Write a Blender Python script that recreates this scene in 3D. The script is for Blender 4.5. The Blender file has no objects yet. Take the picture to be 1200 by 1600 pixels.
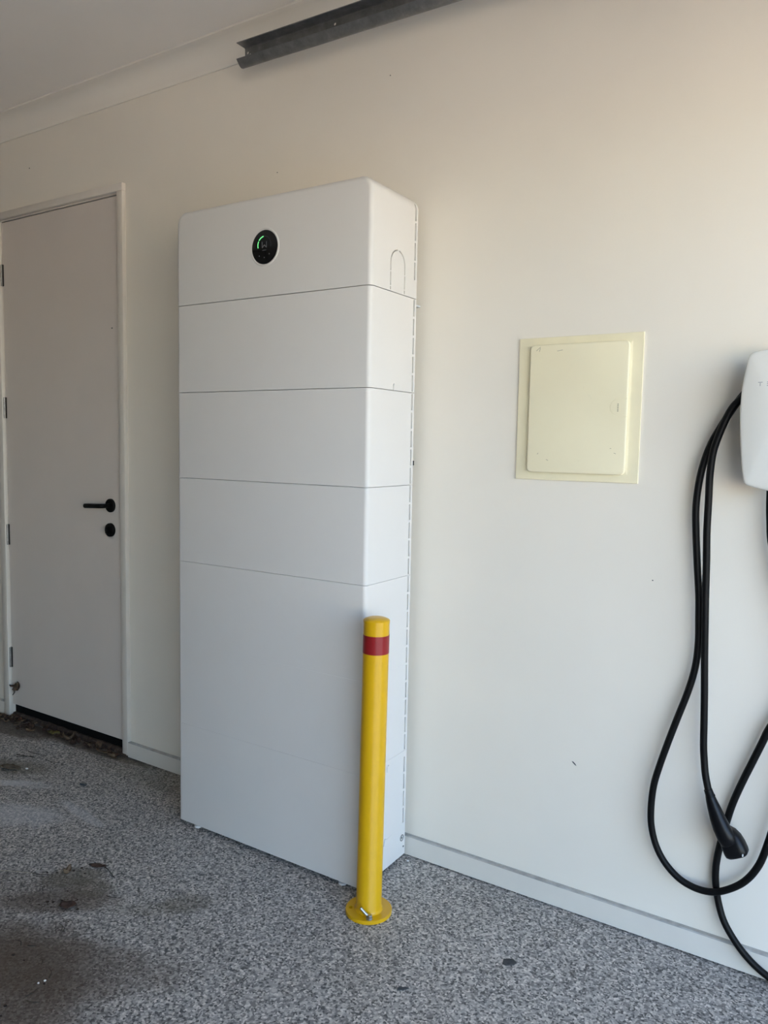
import bpy, bmesh, math, random
from mathutils import Vector, Matrix

random.seed(7)
scene = bpy.context.scene
COL = scene.collection

# ------------------------------------------------------------------ camera
CAM = Vector((1.9799, -2.0885, 1.3241))
YAW, PITCH, ROLL, FPX = 0.5683, -0.0869, 0.0186, 1208.5
_f = Vector((-math.sin(YAW) * math.cos(PITCH), math.cos(YAW) * math.cos(PITCH), math.sin(PITCH)))
_r = Vector((math.cos(YAW), math.sin(YAW), 0))
_u = _r.cross(_f)
_R = _r * math.cos(ROLL) + _u * math.sin(ROLL)
_U = -_r * math.sin(ROLL) + _u * math.cos(ROLL)
cam_data = bpy.data.cameras.new('camera')
cam_data.sensor_fit = 'HORIZONTAL'
cam_data.sensor_width = 36.0
cam_data.lens = 36.0 * FPX / 1200.0
cam_data.clip_start = 0.02
cam = bpy.data.objects.new('camera', cam_data)
COL.objects.link(cam)
m = Matrix.Identity(4)
for i in range(3):
    m[i][0], m[i][1], m[i][2], m[i][3] = _R[i], _U[i], -_f[i], CAM[i]
cam.matrix_world = m
scene.camera = cam

# ------------------------------------------------------------------ world, sun, exposure
scene.view_settings.view_transform = 'Standard'
scene.view_settings.look = 'None'
scene.view_settings.gamma = 1.0
scene.view_settings.use_curve_mapping = False
scene.view_settings.exposure = 1.53

world = bpy.data.worlds.new('sky')
scene.world = world
world.use_nodes = True
wn = world.node_tree.nodes
wl = world.node_tree.links
sky = wn.new('ShaderNodeTexSky')
sky.sky_type = 'NISHITA'
sky.sun_disc = False
sky.sun_elevation = math.radians(48)
sky.sun_rotation = math.radians(200)
sky.air_density = 1.0
sky.dust_density = 0.5
wn['Background'].inputs['Strength'].default_value = 0.42
wl.new(sky.outputs['Color'], wn['Background'].inputs['Color'])

sun_data = bpy.data.lights.new('sun', 'SUN')
sun_data.energy = 22.0
sun_data.angle = math.radians(0.53)
sun_data.color = (1.0, 0.90, 0.76)
sun = bpy.data.objects.new('sun', sun_data)
COL.objects.link(sun)
sun.rotation_euler = Vector((0.80, 0.25, -0.55)).to_track_quat('-Z', 'Y').to_euler()

# garage opening: sky portal so the renderer samples daylight through it
OPEN_X = 3.05
OPEN_Y0, OPEN_Y1, OPEN_Z = -0.30, -4.20, 2.30
por_data = bpy.data.lights.new('opening_portal', 'AREA')
por_data.shape = 'RECTANGLE'
por_data.size = OPEN_Z
por_data.size_y = OPEN_Y0 - OPEN_Y1
por_data.cycles.is_portal = True
por = bpy.data.objects.new('opening_portal', por_data)
COL.objects.link(por)
por.location = (OPEN_X + 0.06, (OPEN_Y0 + OPEN_Y1) / 2, OPEN_Z / 2)
por.rotation_euler = (0, math.radians(90), 0)

# ------------------------------------------------------------------ materials
def srgb(r, g, b):
    def c(v):
        v /= 255.0
        return v / 12.92 if v <= 0.04045 else ((v + 0.055) / 1.055) ** 2.4
    return (c(r), c(g), c(b), 1.0)


class NT:
    def __init__(self, name):
        self.m = bpy.data.materials.new(name)
        self.m.use_nodes = True
        self.n = self.m.node_tree.nodes
        self.l = self.m.node_tree.links
        self.b = self.n['Principled BSDF']

    def new(self, t, **kw):
        n = self.n.new(t)
        for k, v in kw.items():
            setattr(n, k, v)
        return n

    def link(self, a, b):
        self.l.new(a, b)

    def coord(self):
        if not hasattr(self, '_c'):
            g = self.new('ShaderNodeNewGeometry')
            self._c = g.outputs['Position']
        return self._c

    def noise(self, scale, detail=3.0, rough=0.55):
        n = self.new('ShaderNodeTexNoise')
        n.inputs['Scale'].default_value = scale
        n.inputs['Detail'].default_value = detail
        n.inputs['Roughness'].default_value = rough
        self.link(self.coord(), n.inputs['Vector'])
        return n.outputs['Fac']

    def ramp(self, fac, stops, interp='LINEAR'):
        r = self.new('ShaderNodeValToRGB')
        r.color_ramp.interpolation = interp
        e = r.color_ramp.elements
        while len(e) < len(stops):
            e.new(0.5)
        for el, (p, c) in zip(e, stops):
            el.position = p
            el.color = c if len(c) == 4 else (*c, 1)
        self.link(fac, r.inputs['Fac'])
        return r.outputs['Color']

    def mix(self, fac, a, b, blend='MIX'):
        x = self.new('ShaderNodeMix', data_type='RGBA', blend_type=blend)
        for s, v in ((x.inputs[0], fac), (x.inputs[6], a), (x.inputs[7], b)):
            if isinstance(v, (int, float)):
                s.default_value = v
            elif isinstance(v, tuple):
                s.default_value = v
            else:
                self.link(v, s)
        return x.outputs[2]

    def math(self, op, a, b=None, clamp=False):
        x = self.new('ShaderNodeMath', operation=op, use_clamp=clamp)
        for s, v in ((x.inputs[0], a), (x.inputs[1], b)):
            if v is None:
                continue
            if isinstance(v, (int, float)):
                s.default_value = v
            else:
                self.link(v, s)
        return x.outputs[0]

    def bump(self, h, strength, dist=0.001):
        b = self.new('ShaderNodeBump')
        b.inputs['Strength'].default_value = strength
        b.inputs['Distance'].default_value = dist
        self.link(h, b.inputs['Height'])
        self.link(b.outputs['Normal'], self.b.inputs['Normal'])

    def spot(self, cx, cy, rx, ry, ang=0.0, nscale=18.0, namp=0.9, soft=0.5):
        """irregular stain mask around a floor point"""
        sep = self.new('ShaderNodeSeparateXYZ')
        self.link(self.coord(), sep.inputs[0])
        dx = self.math('SUBTRACT', sep.outputs[0], cx)
        dy = self.math('SUBTRACT', sep.outputs[1], cy)
        c, s = math.cos(ang), math.sin(ang)
        u = self.math('ADD', self.math('MULTIPLY', dx, c / rx), self.math('MULTIPLY', dy, s / rx))
        v = self.math('ADD', self.math('MULTIPLY', dx, -s / ry), self.math('MULTIPLY', dy, c / ry))
        d = self.math('ADD', self.math('MULTIPLY', u, u), self.math('MULTIPLY', v, v))
        n = self.noise(nscale, 5.0, 0.65)
        d = self.math('ADD', d, self.math('MULTIPLY', self.math('SUBTRACT', n, 0.5), namp * 2))
        mr = self.new('ShaderNodeMapRange', interpolation_type='SMOOTHSTEP')
        mr.inputs['From Min'].default_value = 1.0 + soft
        mr.inputs['From Max'].default_value = 1.0 - soft
        self.link(d, mr.inputs['Value'])
        return mr.outputs['Result']


def simple(name, col, rough=0.5, metal=0.0, var=0.04, nscale=12.0, bump=0.0, bscale=400.0, spec=0.5, coat=0.0):
    t = NT(name)
    dark = tuple(c * (1 - var) for c in col[:3]) + (1,)
    lite = tuple(min(1, c * (1 + var)) for c in col[:3]) + (1,)
    t.link(t.ramp(t.noise(nscale), [(0.3, dark), (0.7, lite)]), t.b.inputs['Base Color'])
    t.b.inputs['Roughness'].default_value = rough
    t.b.inputs['Metallic'].default_value = metal
    t.b.inputs['Specular IOR Level'].default_value = spec
    t.b.inputs['Coat Weight'].default_value = coat
    if bump:
        t.bump(t.noise(bscale, 2.0), bump)
    return t.m


M = {}
M['wall'] = simple('wall_paint', (0.81, 0.755, 0.665, 1), 0.55, var=0.015, nscale=3, bump=0.10, bscale=260, spec=0.3)
M['blockwork'] = simple('grey_blockwork', (0.27, 0.25, 0.225, 1), 0.9, var=0.12, nscale=6, bump=0.4, bscale=40)
M['ceiling'] = simple('ceiling_paint', (0.88, 0.83, 0.765, 1), 0.8, var=0.015, nscale=3, bump=0.05, bscale=300, spec=0.2)
M['cornice'] = simple('cornice_paint', (0.82, 0.77, 0.69, 1), 0.7, var=0.01, nscale=4, spec=0.2)
M['trim'] = simple('trim_gloss_paint', (0.68, 0.63, 0.565, 1), 0.4, var=0.03, nscale=9, spec=0.4)
M['door'] = simple('door_paint', (0.67, 0.605, 0.55, 1), 0.42, var=0.015, nscale=5, bump=0.04, bscale=200, spec=0.4)
M['powder_white'] = simple('white_powder_coat', (0.69, 0.665, 0.635, 1), 0.5, var=0.01, nscale=6, bump=0.05, bscale=900, spec=0.35)
M['slot_dark'] = simple('dark_gap', (0.03, 0.03, 0.03, 1), 0.7)
M['black_glass'] = simple('black_glass', (0.004, 0.004, 0.0045, 1), 0.12, spec=0.4)
M['icon_grey'] = simple('icon_grey', (0.15, 0.15, 0.16, 1), 0.5)
M['icon_dim'] = simple('icon_dim', (0.025, 0.025, 0.03, 1), 0.5)
M['black_metal'] = simple('matt_black_metal', (0.004, 0.0038, 0.0036, 1), 0.5, spec=0.15)
M['black_rubber'] = simple('black_rubber', (0.0032, 0.0032, 0.0034, 1), 0.48, bump=0.05, bscale=600, spec=0.16)
M['connector_black'] = simple('connector_plastic', (0.0034, 0.0034, 0.0042, 1), 0.36, bump=0.03, bscale=900, spec=0.22)
M['cream_plastic'] = simple('cream_plastic', (0.84, 0.765, 0.545, 1), 0.45, var=0.03, nscale=14, spec=0.4)
M['white_glass'] = simple('white_glass', (0.72, 0.705, 0.655, 1), 0.06, var=0.005, spec=0.5, coat=0.3)
M['white_plastic'] = simple('white_plastic', (0.72, 0.72, 0.71, 1), 0.4)
M['grey_print'] = simple('grey_print', (0.28, 0.29, 0.30, 1), 0.4)
M['steel'] = simple('galvanised_steel', (0.42, 0.42, 0.43, 1), 0.35, metal=1.0, var=0.2, nscale=60)
M['hinge_steel'] = simple('hinge_steel', (0.35, 0.34, 0.33, 1), 0.4, metal=0.9, var=0.2, nscale=80)
M['hinge_gap'] = simple('hinge_shadow_metal', (0.05, 0.045, 0.04, 1), 0.5, metal=0.6)
M['red_tape'] = simple('red_reflective_tape', (0.27, 0.010, 0.012, 1), 0.3, var=0.06, nscale=40, spec=0.5)
M['leaf_brown'] = simple('dead_leaf_brown', (0.055, 0.028, 0.018, 1), 0.8, var=0.4, nscale=60)
M['leaf_tan'] = simple('dead_leaf_tan', (0.13, 0.085, 0.05, 1), 0.8, var=0.35, nscale=60)
M['leaf_olive'] = simple('dead_leaf_olive', (0.16, 0.13, 0.035, 1), 0.75, var=0.3, nscale=50)
M['leaf_grey'] = simple('leaf_fragment_grey', (0.045, 0.046, 0.047, 1), 0.8, var=0.3, nscale=90)
M['twig'] = simple('dry_twig', (0.05, 0.037, 0.026, 1), 0.85, var=0.35, nscale=90)
M['soil'] = simple('damp_soil', (0.035, 0.022, 0.014, 1), 0.95, var=0.5, nscale=120, bump=0.6, bscale=500)
M['chip_white'] = simple('white_chip', (0.80, 0.80, 0.78, 1), 0.6)
M['straw'] = simple('dry_straw', (0.45, 0.40, 0.30, 1), 0.8)
M['mark'] = simple('scuff_mark', (0.05, 0.055, 0.06, 1), 0.8)
M['gap_shade'] = simple('under_door_shade', (0.006, 0.006, 0.006, 1), 0.8, spec=0.1)  # near-black colour painting the shadow in the gap below the door


def sill_mat():
    t = NT('weathered_timber_sill')
    n = t.noise(28, 5.0, 0.7)
    t.link(t.ramp(n, [(0.3, (0.018, 0.010, 0.007, 1)), (0.55, (0.07, 0.042, 0.028, 1)), (0.75, (0.13, 0.10, 0.075, 1))]), t.b.inputs['Base Color'])
    t.b.inputs['Roughness'].default_value = 0.9
    t.bump(n, 0.8, 0.004)
    return t.m


M['sill'] = sill_mat()


def yellow_mat():
    t = NT('yellow_powder_coat')
    n = t.noise(25)
    t.link(t.ramp(n, [(0.3, (0.66, 0.365, 0.003, 1)), (0.7, (0.70, 0.39, 0.004, 1))]), t.b.inputs['Base Color'])
    t.b.inputs['Roughness'].default_value = 0.28
    t.bump(t.noise(350, 2.0), 0.04)
    return t.m


M['yellow'] = yellow_mat()


def track_mat():
    t = NT('dull_galvanised_track')
    n = t.noise(22, 6.0, 0.7)
    t.link(t.ramp(n, [(0.25, (0.13, 0.13, 0.128, 1)), (0.6, (0.22, 0.222, 0.22, 1)), (0.8, (0.32, 0.32, 0.31, 1))]), t.b.inputs['Base Color'])
    t.b.inputs['Metallic'].default_value = 0.55
    t.b.inputs['Roughness'].default_value = 0.48
    return t.m


M['track'] = track_mat()


def hatch_mat():
    t = NT('aged_cream_hatch_paint')
    base = t.ramp(t.noise(5), [(0.35, (0.84, 0.765, 0.55, 1)), (0.7, (0.87, 0.795, 0.57, 1))])
    sm = t.ramp(t.noise(34, 6.0, 0.7), [(0.66, (0, 0, 0, 1)), (0.78, (1, 1, 1, 1))])
    c = t.mix(t.math('MULTIPLY', sm, 0.22), base, (0.40, 0.36, 0.24, 1))
    t.link(c, t.b.inputs['Base Color'])
    t.b.inputs['Roughness'].default_value = 0.42
    t.b.inputs['Specular IOR Level'].default_value = 0.4
    return t.m


M['hatch'] = hatch_mat()


def skirt_mat():
    # gloss white board whose upward faces hold grey-brown dust
    t = NT('skirting_gloss_paint')
    g = t.new('ShaderNodeNewGeometry')
    sep = t.new('ShaderNodeSeparateXYZ')
    t.link(g.outputs['Normal'], sep.inputs[0])
    up = t.math('GREATER_THAN', sep.outputs[2], 0.5)
    dust = t.ramp(t.noise(30, 4.0), [(0.3, (0.30, 0.285, 0.26, 1)), (0.7, (0.48, 0.465, 0.43, 1))])
    paint = t.ramp(t.noise(9), [(0.3, (0.70, 0.66, 0.595, 1)), (0.7, (0.735, 0.695, 0.625, 1))])
    t.link(t.mix(up, paint, dust), t.b.inputs['Base Color'])
    t.b.inputs['Roughness'].default_value = 0.35
    return t.m


M['skirt'] = skirt_mat()


def floor_mat():
    t = NT('speckled_flake_floor')
    v = t.new('ShaderNodeTexVoronoi', feature='F1')
    v.inputs['Scale'].default_value = 190.0
    t.link(t.coord(), v.inputs['Vector'])
    sepc = t.new('ShaderNodeSeparateColor')
    t.link(v.outputs['Color'], sepc.inputs[0])
    flake = t.ramp(sepc.outputs[0], [(0.0, (0.085, 0.086, 0.088, 1)), (0.13, (0.19, 0.192, 0.194, 1)),
                                     (0.42, (0.33, 0.33, 0.33, 1)), (0.70, (0.47, 0.47, 0.46, 1)),
                                     (0.94, (0.62, 0.62, 0.61, 1))], 'CONSTANT')
    tint = t.ramp(t.noise(2.2, 4.0), [(0.3, (1.02, 0.94, 0.86, 1)), (0.7, (1.14, 1.05, 0.97, 1))])
    c = t.mix(1.0, flake, tint, 'MULTIPLY')
    # soil trodden into the corner nearest the camera and around the debris
    soil = (0.075, 0.049, 0.031, 1)
    green = (0.085, 0.070, 0.040, 1)
    for (cx, cy, rx, ry, a, ns, na, so, k, col) in [
        (0.12, -1.22, 0.44, 0.30, 0.55, 7, 0.55, 0.6, 0.80, soil),
        (0.30, -0.98, 0.34, 0.10, 0.5, 11, 0.6, 0.6, 0.45, soil),
        (0.07, -0.80, 0.16, 0.055, 0.6, 22, 0.8, 0.6, 0.62, soil),
        (0.00, -0.70, 0.09, 0.055, 0.9, 24, 0.8, 0.6, 0.55, green),
        (0.09, -0.70, 0.07, 0.045, 0.3, 26, 0.8, 0.6, 0.45, green),
        (-0.1, -0.83, 0.28, 0.09, 0.5, 14, 0.8, 0.8, 0.30, soil),
        (0.38, -0.60, 0.07, 0.045, 0.6, 26, 0.8, 0.7, 0.42, green),
        (0.31, -0.68, 0.11, 0.03, 0.6, 26, 0.8, 0.7, 0.25, green),
        (-0.92, -0.35, 0.20, 0.065, 0.4, 16, 0.7, 0.6, 0.55, green),
        (-1.30, -0.09, 0.26, 0.07, 0.05, 18, 0.7, 0.5, 0.80, soil),
        (-0.85, -0.03, 0.42, 0.045, 0.03, 20, 0.8, 0.5, 0.75, soil),
        (-0.2, -0.05, 0.5, 0.10, 0.0, 14, 0.5, 0.8, 0.28, green),
    ]:
        c = t.mix(t.math('MULTIPLY', t.spot(cx, cy, rx, ry, a, ns, na, so), k), c, col)
    chalk = (0.60, 0.60, 0.61, 1)
    for (cx, cy, rx, ry, a, ns, na, so, k) in [
        (-0.50, -0.56, 0.16, 0.07, 0.35, 16, 0.9, 0.8, 0.40),
        (-0.33, -0.43, 0.14, 0.022, -0.15, 15, 0.9, 0.6, 0.35),
        (-0.83, -0.47, 0.17, 0.025, 0.55, 20, 0.8, 0.6, 0.50),
        (-0.70, -0.40, 0.12, 0.03, 0.4, 20, 0.9, 0.8, 0.25),
    ]:
        c = t.mix(t.math('MULTIPLY', t.spot(cx, cy, rx, ry, a, ns, na, so), k), c, chalk)
    t.link(c, t.b.inputs['Base Color'])
    t.b.inputs['Roughness'].default_value = 0.55
    t.b.inputs['Specular IOR Level'].default_value = 0.35
    t.bump(v.outputs['Distance'], 0.25, 0.001)
    return t.m


M['floor'] = floor_mat()
M['driveway'] = simple('pale_concrete', (0.56, 0.49, 0.40, 1), 0.85, var=0.08, nscale=1.5, bump=0.2, bscale=60)


def emit_mat(name, col, st):
    t = NT(name)
    t.b.inputs['Base Color'].default_value = (0.01, 0.02, 0.01, 1)
    t.b.inputs['Emission Color'].default_value = col
    n = t.noise(90)
    mr = t.new('ShaderNodeMapRange')
    mr.inputs['To Min'].default_value = st * 0.9
    mr.inputs['To Max'].default_value = st * 1.1
    t.link(n, mr.inputs['Value'])
    t.link(mr.outputs['Result'], t.b.inputs['Emission Strength'])
    return t.m


M['led_green'] = emit_mat('green_led_arc', (0.16, 0.80, 0.24, 1), 0.58)

# ------------------------------------------------------------------ mesh helpers
def link(name, me, mat=None, parent=None, loc=None):
    o = bpy.data.objects.new(name, me)
    COL.objects.link(o)
    if mat is not None:
        me.materials.clear()
        me.materials.append(M[mat] if isinstance(mat, str) else mat)
    if parent is not None:
        o.parent = parent
    if loc is not None:
        o.location = loc
    return o


def obj(name, bm, mat, parent=None, loc=None, smooth=35, recalc=True):
    if recalc:
        bmesh.ops.recalc_face_normals(bm, faces=bm.faces)
    me = bpy.data.meshes.new(name)
    bm.to_mesh(me)
    bm.free()
    if smooth:
        for p in me.polygons:
            p.use_smooth = True
        me.set_sharp_from_angle(angle=math.radians(smooth))
    return link(name, me, mat, parent, loc)


def box(bm, x0, x1, y0, y1, z0, z1, bev=0.0, seg=2):
    x0, x1 = sorted((x0, x1)); y0, y1 = sorted((y0, y1)); z0, z1 = sorted((z0, z1))
    r = bmesh.ops.create_cube(bm, size=1.0)
    vs = r['verts']
    for v in vs:
        v.co = Vector(((x0 + x1) / 2 + v.co.x * (x1 - x0), (y0 + y1) / 2 + v.co.y * (y1 - y0), (z0 + z1) / 2 + v.co.z * (z1 - z0)))
    if bev:
        es = list({e for v in vs for e in v.link_edges})
        bmesh.ops.bevel(bm, geom=es, offset=bev, segments=seg, profile=0.5, affect='EDGES')
    return vs


def bxo(name, dims, mat, parent=None, bev=0.0, seg=2):
    bm = bmesh.new()
    box(bm, *dims, bev=bev, seg=seg)
    return obj(name, bm, mat, parent)


def prism(bm, pts, axis, a0, a1):
    """pts: 2-D outline in the two other axes (cyclic order x,y,z minus axis)"""
    def P(p, a):
        if axis == 'x': return (a, p[0], p[1])
        if axis == 'y': return (p[0], a, p[1])
        return (p[0], p[1], a)
    A = [bm.verts.new(P(p, a0)) for p in pts]
    B = [bm.verts.new(P(p, a1)) for p in pts]
    n = len(pts)
    bm.faces.new(A); bm.faces.new(list(reversed(B)))
    for i in range(n):
        bm.faces.new((A[i], A[(i + 1) % n], B[(i + 1) % n], B[i]))
    return A, B


def rrect(cx, cz, hw, hh, r, seg=6, corners=(1, 1, 1, 1)):
    out = []
    for k, (sx, sz, a) in enumerate(((1, 1, 0), (-1, 1, 90), (-1, -1, 180), (1, -1, 270))):
        if not corners[k]:
            out.append((cx + sx * hw, cz + sz * hh)); continue
        for i in range(seg + 1):
            t = math.radians(a + 90 * i / seg)
            out.append((cx + sx * (hw - r) + r * math.cos(t), cz + sz * (hh - r) + r * math.sin(t)))
    return out


def lathe(bm, prof, origin=(0, 0, 0), axis='z', seg=32):
    """prof: (radius, height) list"""
    o = Vector(origin)
    rings = []
    for r, h in prof:
        ring = []
        if r < 1e-6:
            ring = [None]
        for i in range(seg if r >= 1e-6 else 1):
            t = 2 * math.pi * i / seg
            a, b = r * math.cos(t), r * math.sin(t)
            if axis == 'z': c = Vector((a, b, h))
            elif axis == 'y': c = Vector((a, h, b))
            else: c = Vector((h, a, b))
            if ring == [None]:
                ring = [bm.verts.new(o + c)]
            else:
                ring.append(bm.verts.new(o + c))
        rings.append(ring)
    for A, B in zip(rings, rings[1:]):
        if len(A) == 1 and len(B) == 1: continue
        if len(A) == 1:
            for i in range(seg): bm.faces.new((A[0], B[i], B[(i + 1) % seg]))
        elif len(B) == 1:
            for i in range(seg): bm.faces.new((A[i], A[(i + 1) % seg], B[0]))
        else:
            for i in range(seg): bm.faces.new((A[i], A[(i + 1) % seg], B[(i + 1) % seg], B[i]))
    if len(rings[0]) > 1: bm.faces.new(rings[0])
    if len(rings[-1]) > 1: bm.faces.new(rings[-1])


def catmull(pts, sub=8):
    P = [Vector(p) for p in pts]
    P = [P[0] * 2 - P[1]] + P + [P[-1] * 2 - P[-2]]
    out = []
    for i in range(1, len(P) - 2):
        p0, p1, p2, p3 = P[i - 1:i + 3]
        for k in range(sub):
            t = k / sub
            out.append(0.5 * ((2 * p1) + (p2 - p0) * t + (2 * p0 - 5 * p1 + 4 * p2 - p3) * t * t + (3 * p1 - p0 - 3 * p2 + p3) * t ** 3))
    out.append(P[-2])
    return out


def tube(bm, pts, rad, seg=12, caps=True):
    pts = [Vector(p) for p in pts]
    n = len(pts)
    rads = rad if isinstance(rad, (list, tuple)) else [rad] * n
    tang = []
    for i in range(n):
        d = pts[min(i + 1, n - 1)] - pts[max(i - 1, 0)]
        tang.append(d.normalized())
    ref = Vector((0, 1, 0)) if abs(tang[0].y) < 0.9 else Vector((1, 0, 0))
    u = (ref - tang[0] * ref.dot(tang[0])).normalized()
    rings = []
    for i in range(n):
        u = (u - tang[i] * u.dot(tang[i])).normalized()
        w = tang[i].cross(u)
        rings.append([bm.verts.new(pts[i] + (u * math.cos(2 * math.pi * k / seg) + w * math.sin(2 * math.pi * k / seg)) * rads[i]) for k in range(seg)])
    for A, B in zip(rings, rings[1:]):
        for k in range(seg):
            bm.faces.new((A[k], A[(k + 1) % seg], B[(k + 1) % seg], B[k]))
    if caps:
        bm.faces.new(list(reversed(rings[0]))); bm.faces.new(rings[-1])


def loft(bm, secs, seg=20, power=2.0):
    """secs: (centre, half-width vector, half-depth vector)"""
    rings = []
    for c, a, b in secs:
        c, a, b = Vector(c), Vector(a), Vector(b)
        ring = []
        for k in range(seg):
            t = 2 * math.pi * k / seg
            ct, st = math.cos(t), math.sin(t)
            e = 2.0 / power
            ring.append(bm.verts.new(c + a * (math.copysign(abs(ct) ** e, ct)) + b * (math.copysign(abs(st) ** e, st))))
        rings.append(ring)
    for A, B in zip(rings, rings[1:]):
        for k in range(seg):
            bm.faces.new((A[k], A[(k + 1) % seg], B[(k + 1) % seg], B[k]))
    bm.faces.new(rings[0]); bm.faces.new(rings[-1])


def cut(o, cutter_bm):
    """carve real slots out of a part"""
    bmesh.ops.recalc_face_normals(cutter_bm, faces=cutter_bm.faces)
    me = bpy.data.meshes.new('cutter')
    cutter_bm.to_mesh(me); cutter_bm.free()
    c = bpy.data.objects.new('cutter', me)
    COL.objects.link(c)
    md = o.modifiers.new('cut', 'BOOLEAN')
    md.operation = 'DIFFERENCE'; md.solver = 'EXACT'; md.object = c
    dg = bpy.context.evaluated_depsgraph_get()
    new = bpy.data.meshes.new_from_object(o.evaluated_get(dg))
    o.modifiers.clear()
    old = o.data
    o.data = new
    new.name = old.name
    bpy.data.meshes.remove(old)
    bpy.data.objects.remove(c)
    bpy.data.meshes.remove(me)
    new.set_sharp_from_angle(angle=math.radians(35))


def empty(name, loc, label, cat, group=None):
    o = bpy.data.objects.new(name, None)
    COL.objects.link(o)
    o.empty_display_size = 0.05
    o.location = loc
    o['label'] = label; o['category'] = cat
    if group: o['group'] = group
    bpy.context.view_layer.update()
    return o


def adopt(parent, *parts):
    """keep world placement while parenting"""
    inv = Matrix.Translation(parent.location).inverted() if parent.parent is None else Matrix.Identity(4)
    for p in parts:
        p.parent = parent
        p.matrix_parent_inverse = inv


def tag(o, label, cat, group=None):
    o['label'] = label; o['category'] = cat
    if group: o['group'] = group
    return o


def struct(o, label, cat):
    o['kind'] = 'structure'; o['label'] = label; o['category'] = cat
    return o

# ------------------------------------------------------------------ room shell
X0, X1 = -3.60, OPEN_X       # end wall, opening wall
YF = -5.60                   # far side wall, behind the camera
ZC = 2.717                   # ceiling
DX0, DX1, DZ = -1.475, -0.605, 2.315     # rough opening of the door

struct(bxo('floor', (X0, X1 + 0.1, YF, 0.11, -0.12, 0.0), 'floor'), 'grey speckled flake garage floor with soil stains', 'floor')
struct(bxo('ceiling', (X0, X1 + 0.1, YF, 0.11, ZC, ZC + 0.12), 'ceiling'), 'flat pale plaster garage ceiling', 'ceiling')

bm = bmesh.new()
box(bm, X0, DX0, 0, 0.11, 0, ZC)
box(bm, DX1, X1, 0, 0.11, 0, ZC)
box(bm, DX0, DX1, 0, 0.11, DZ, ZC)
wall_back = struct(obj('wall_back', bm, 'wall'), 'long warm white painted wall behind the battery tower', 'wall')
struct(bxo('wall_left', (X0 - 0.11, X0, YF - 0.11, 0.11, 0, ZC), 'blockwork'), 'grey end wall beyond the door on the left', 'wall')
struct(bxo('wall_front', (X0, X1 + 0.1, YF - 0.11, YF, 0, ZC), 'blockwork'), 'grey side wall behind the camera', 'wall')
bm = bmesh.new()
box(bm, X1, X1 + 0.11, OPEN_Y0, 0.11, 0, ZC)
box(bm, X1, X1 + 0.11, YF, OPEN_Y1, 0, ZC)
box(bm, X1, X1 + 0.11, OPEN_Y1, OPEN_Y0, OPEN_Z, ZC)
struct(obj('wall_right', bm, 'wall'), 'wall with the open vehicle doorway on the right', 'wall')
struct(bxo('driveway', (X1 + 0.1, 40, -30, 25, -0.14, -0.02), 'driveway'), 'sunlit pale concrete driveway outside the garage', 'driveway')

# cove cornice along the long wall
c = 0.082
prof = [(0.0, ZC), (0.0, ZC - c), (-0.006, ZC - c), (-0.008, ZC - c + 0.006)]
for i in range(1, 12):
    a = math.radians(90 * i / 12)
    # concave quarter between wall lip and ceiling lip
    prof.append((-0.008 - (c - 0.016) * (1 - math.cos(a)), ZC - c + 0.006 + (c - 0.014) * math.sin(a)))
prof += [(-(c - 0.008), ZC - 0.008), (-c, ZC - 0.006), (-c, ZC)]
bm = bmesh.new()
prism(bm, prof, 'x', X0, X1)
struct(obj('trim_1', bm, 'cornice', smooth=40), 'cove plaster cornice between wall and ceiling', 'cornice')

# skirting boards: flat board, square top
def skirting(name, xa, xb, label):
    bm = bmesh.new()
    prism(bm, [(0.0, 0.004), (-0.016, 0.004), (-0.016, 0.064), (-0.0135, 0.067), (0.0, 0.067)], 'x', xa, xb)
    return struct(obj(name, bm, 'skirt', smooth=0), label, 'baseboard')

skirting('baseboard_right', -0.590, X1, 'low white skirting board with dusty top right of the door')
skirting('baseboard_left', X0, -1.478, 'low white skirting board left of the door')

# ------------------------------------------------------------------ door
leaf = bxo('door_1', (-1.436, -0.622, 0.0, 0.038, 0.060, 2.291), 'door', bev=0.0015, seg=1)
struct(leaf, 'plain flush painted door with black lever handle', 'door')
parts = []
# lever handle and its rose
bm = bmesh.new()
lathe(bm, [(0.0285, 0.001), (0.0285, -0.006), (0.0265, -0.009), (0.0, -0.009)], (-0.700, 0, 1.051), 'y', 32)
lever_rose = obj('handle_rose', bm, 'black_metal')
bm = bmesh.new()
tube(bm, catmull([(-0.700, -0.004, 1.051), (-0.700, -0.030, 1.051), (-0.704, -0.046, 1.051), (-0.722, -0.052, 1.0505), (-0.76, -0.052, 1.049), (-0.800, -0.052, 1.047)], 6), 0.0095, 16)
lever = obj('lever_handle', bm, 'black_metal')
bm = bmesh.new()
lathe(bm, [(0.0285, 0.001), (0.0285, -0.008), (0.0265, -0.011), (0.019, -0.011), (0.018, -0.017), (0.0, -0.017)], (-0.702, 0, 0.949), 'y', 32)
box(bm, -0.706, -0.698, -0.028, -0.016, 0.936, 0.962, bev=0.002)
lock = obj('lock_rose', bm, 'black_metal')
parts += [lever, lock]
lever_rose.parent = lever
lock['label'] = 'round black lock with thumb turn'
lever['label'] = 'black lever handle'
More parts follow.
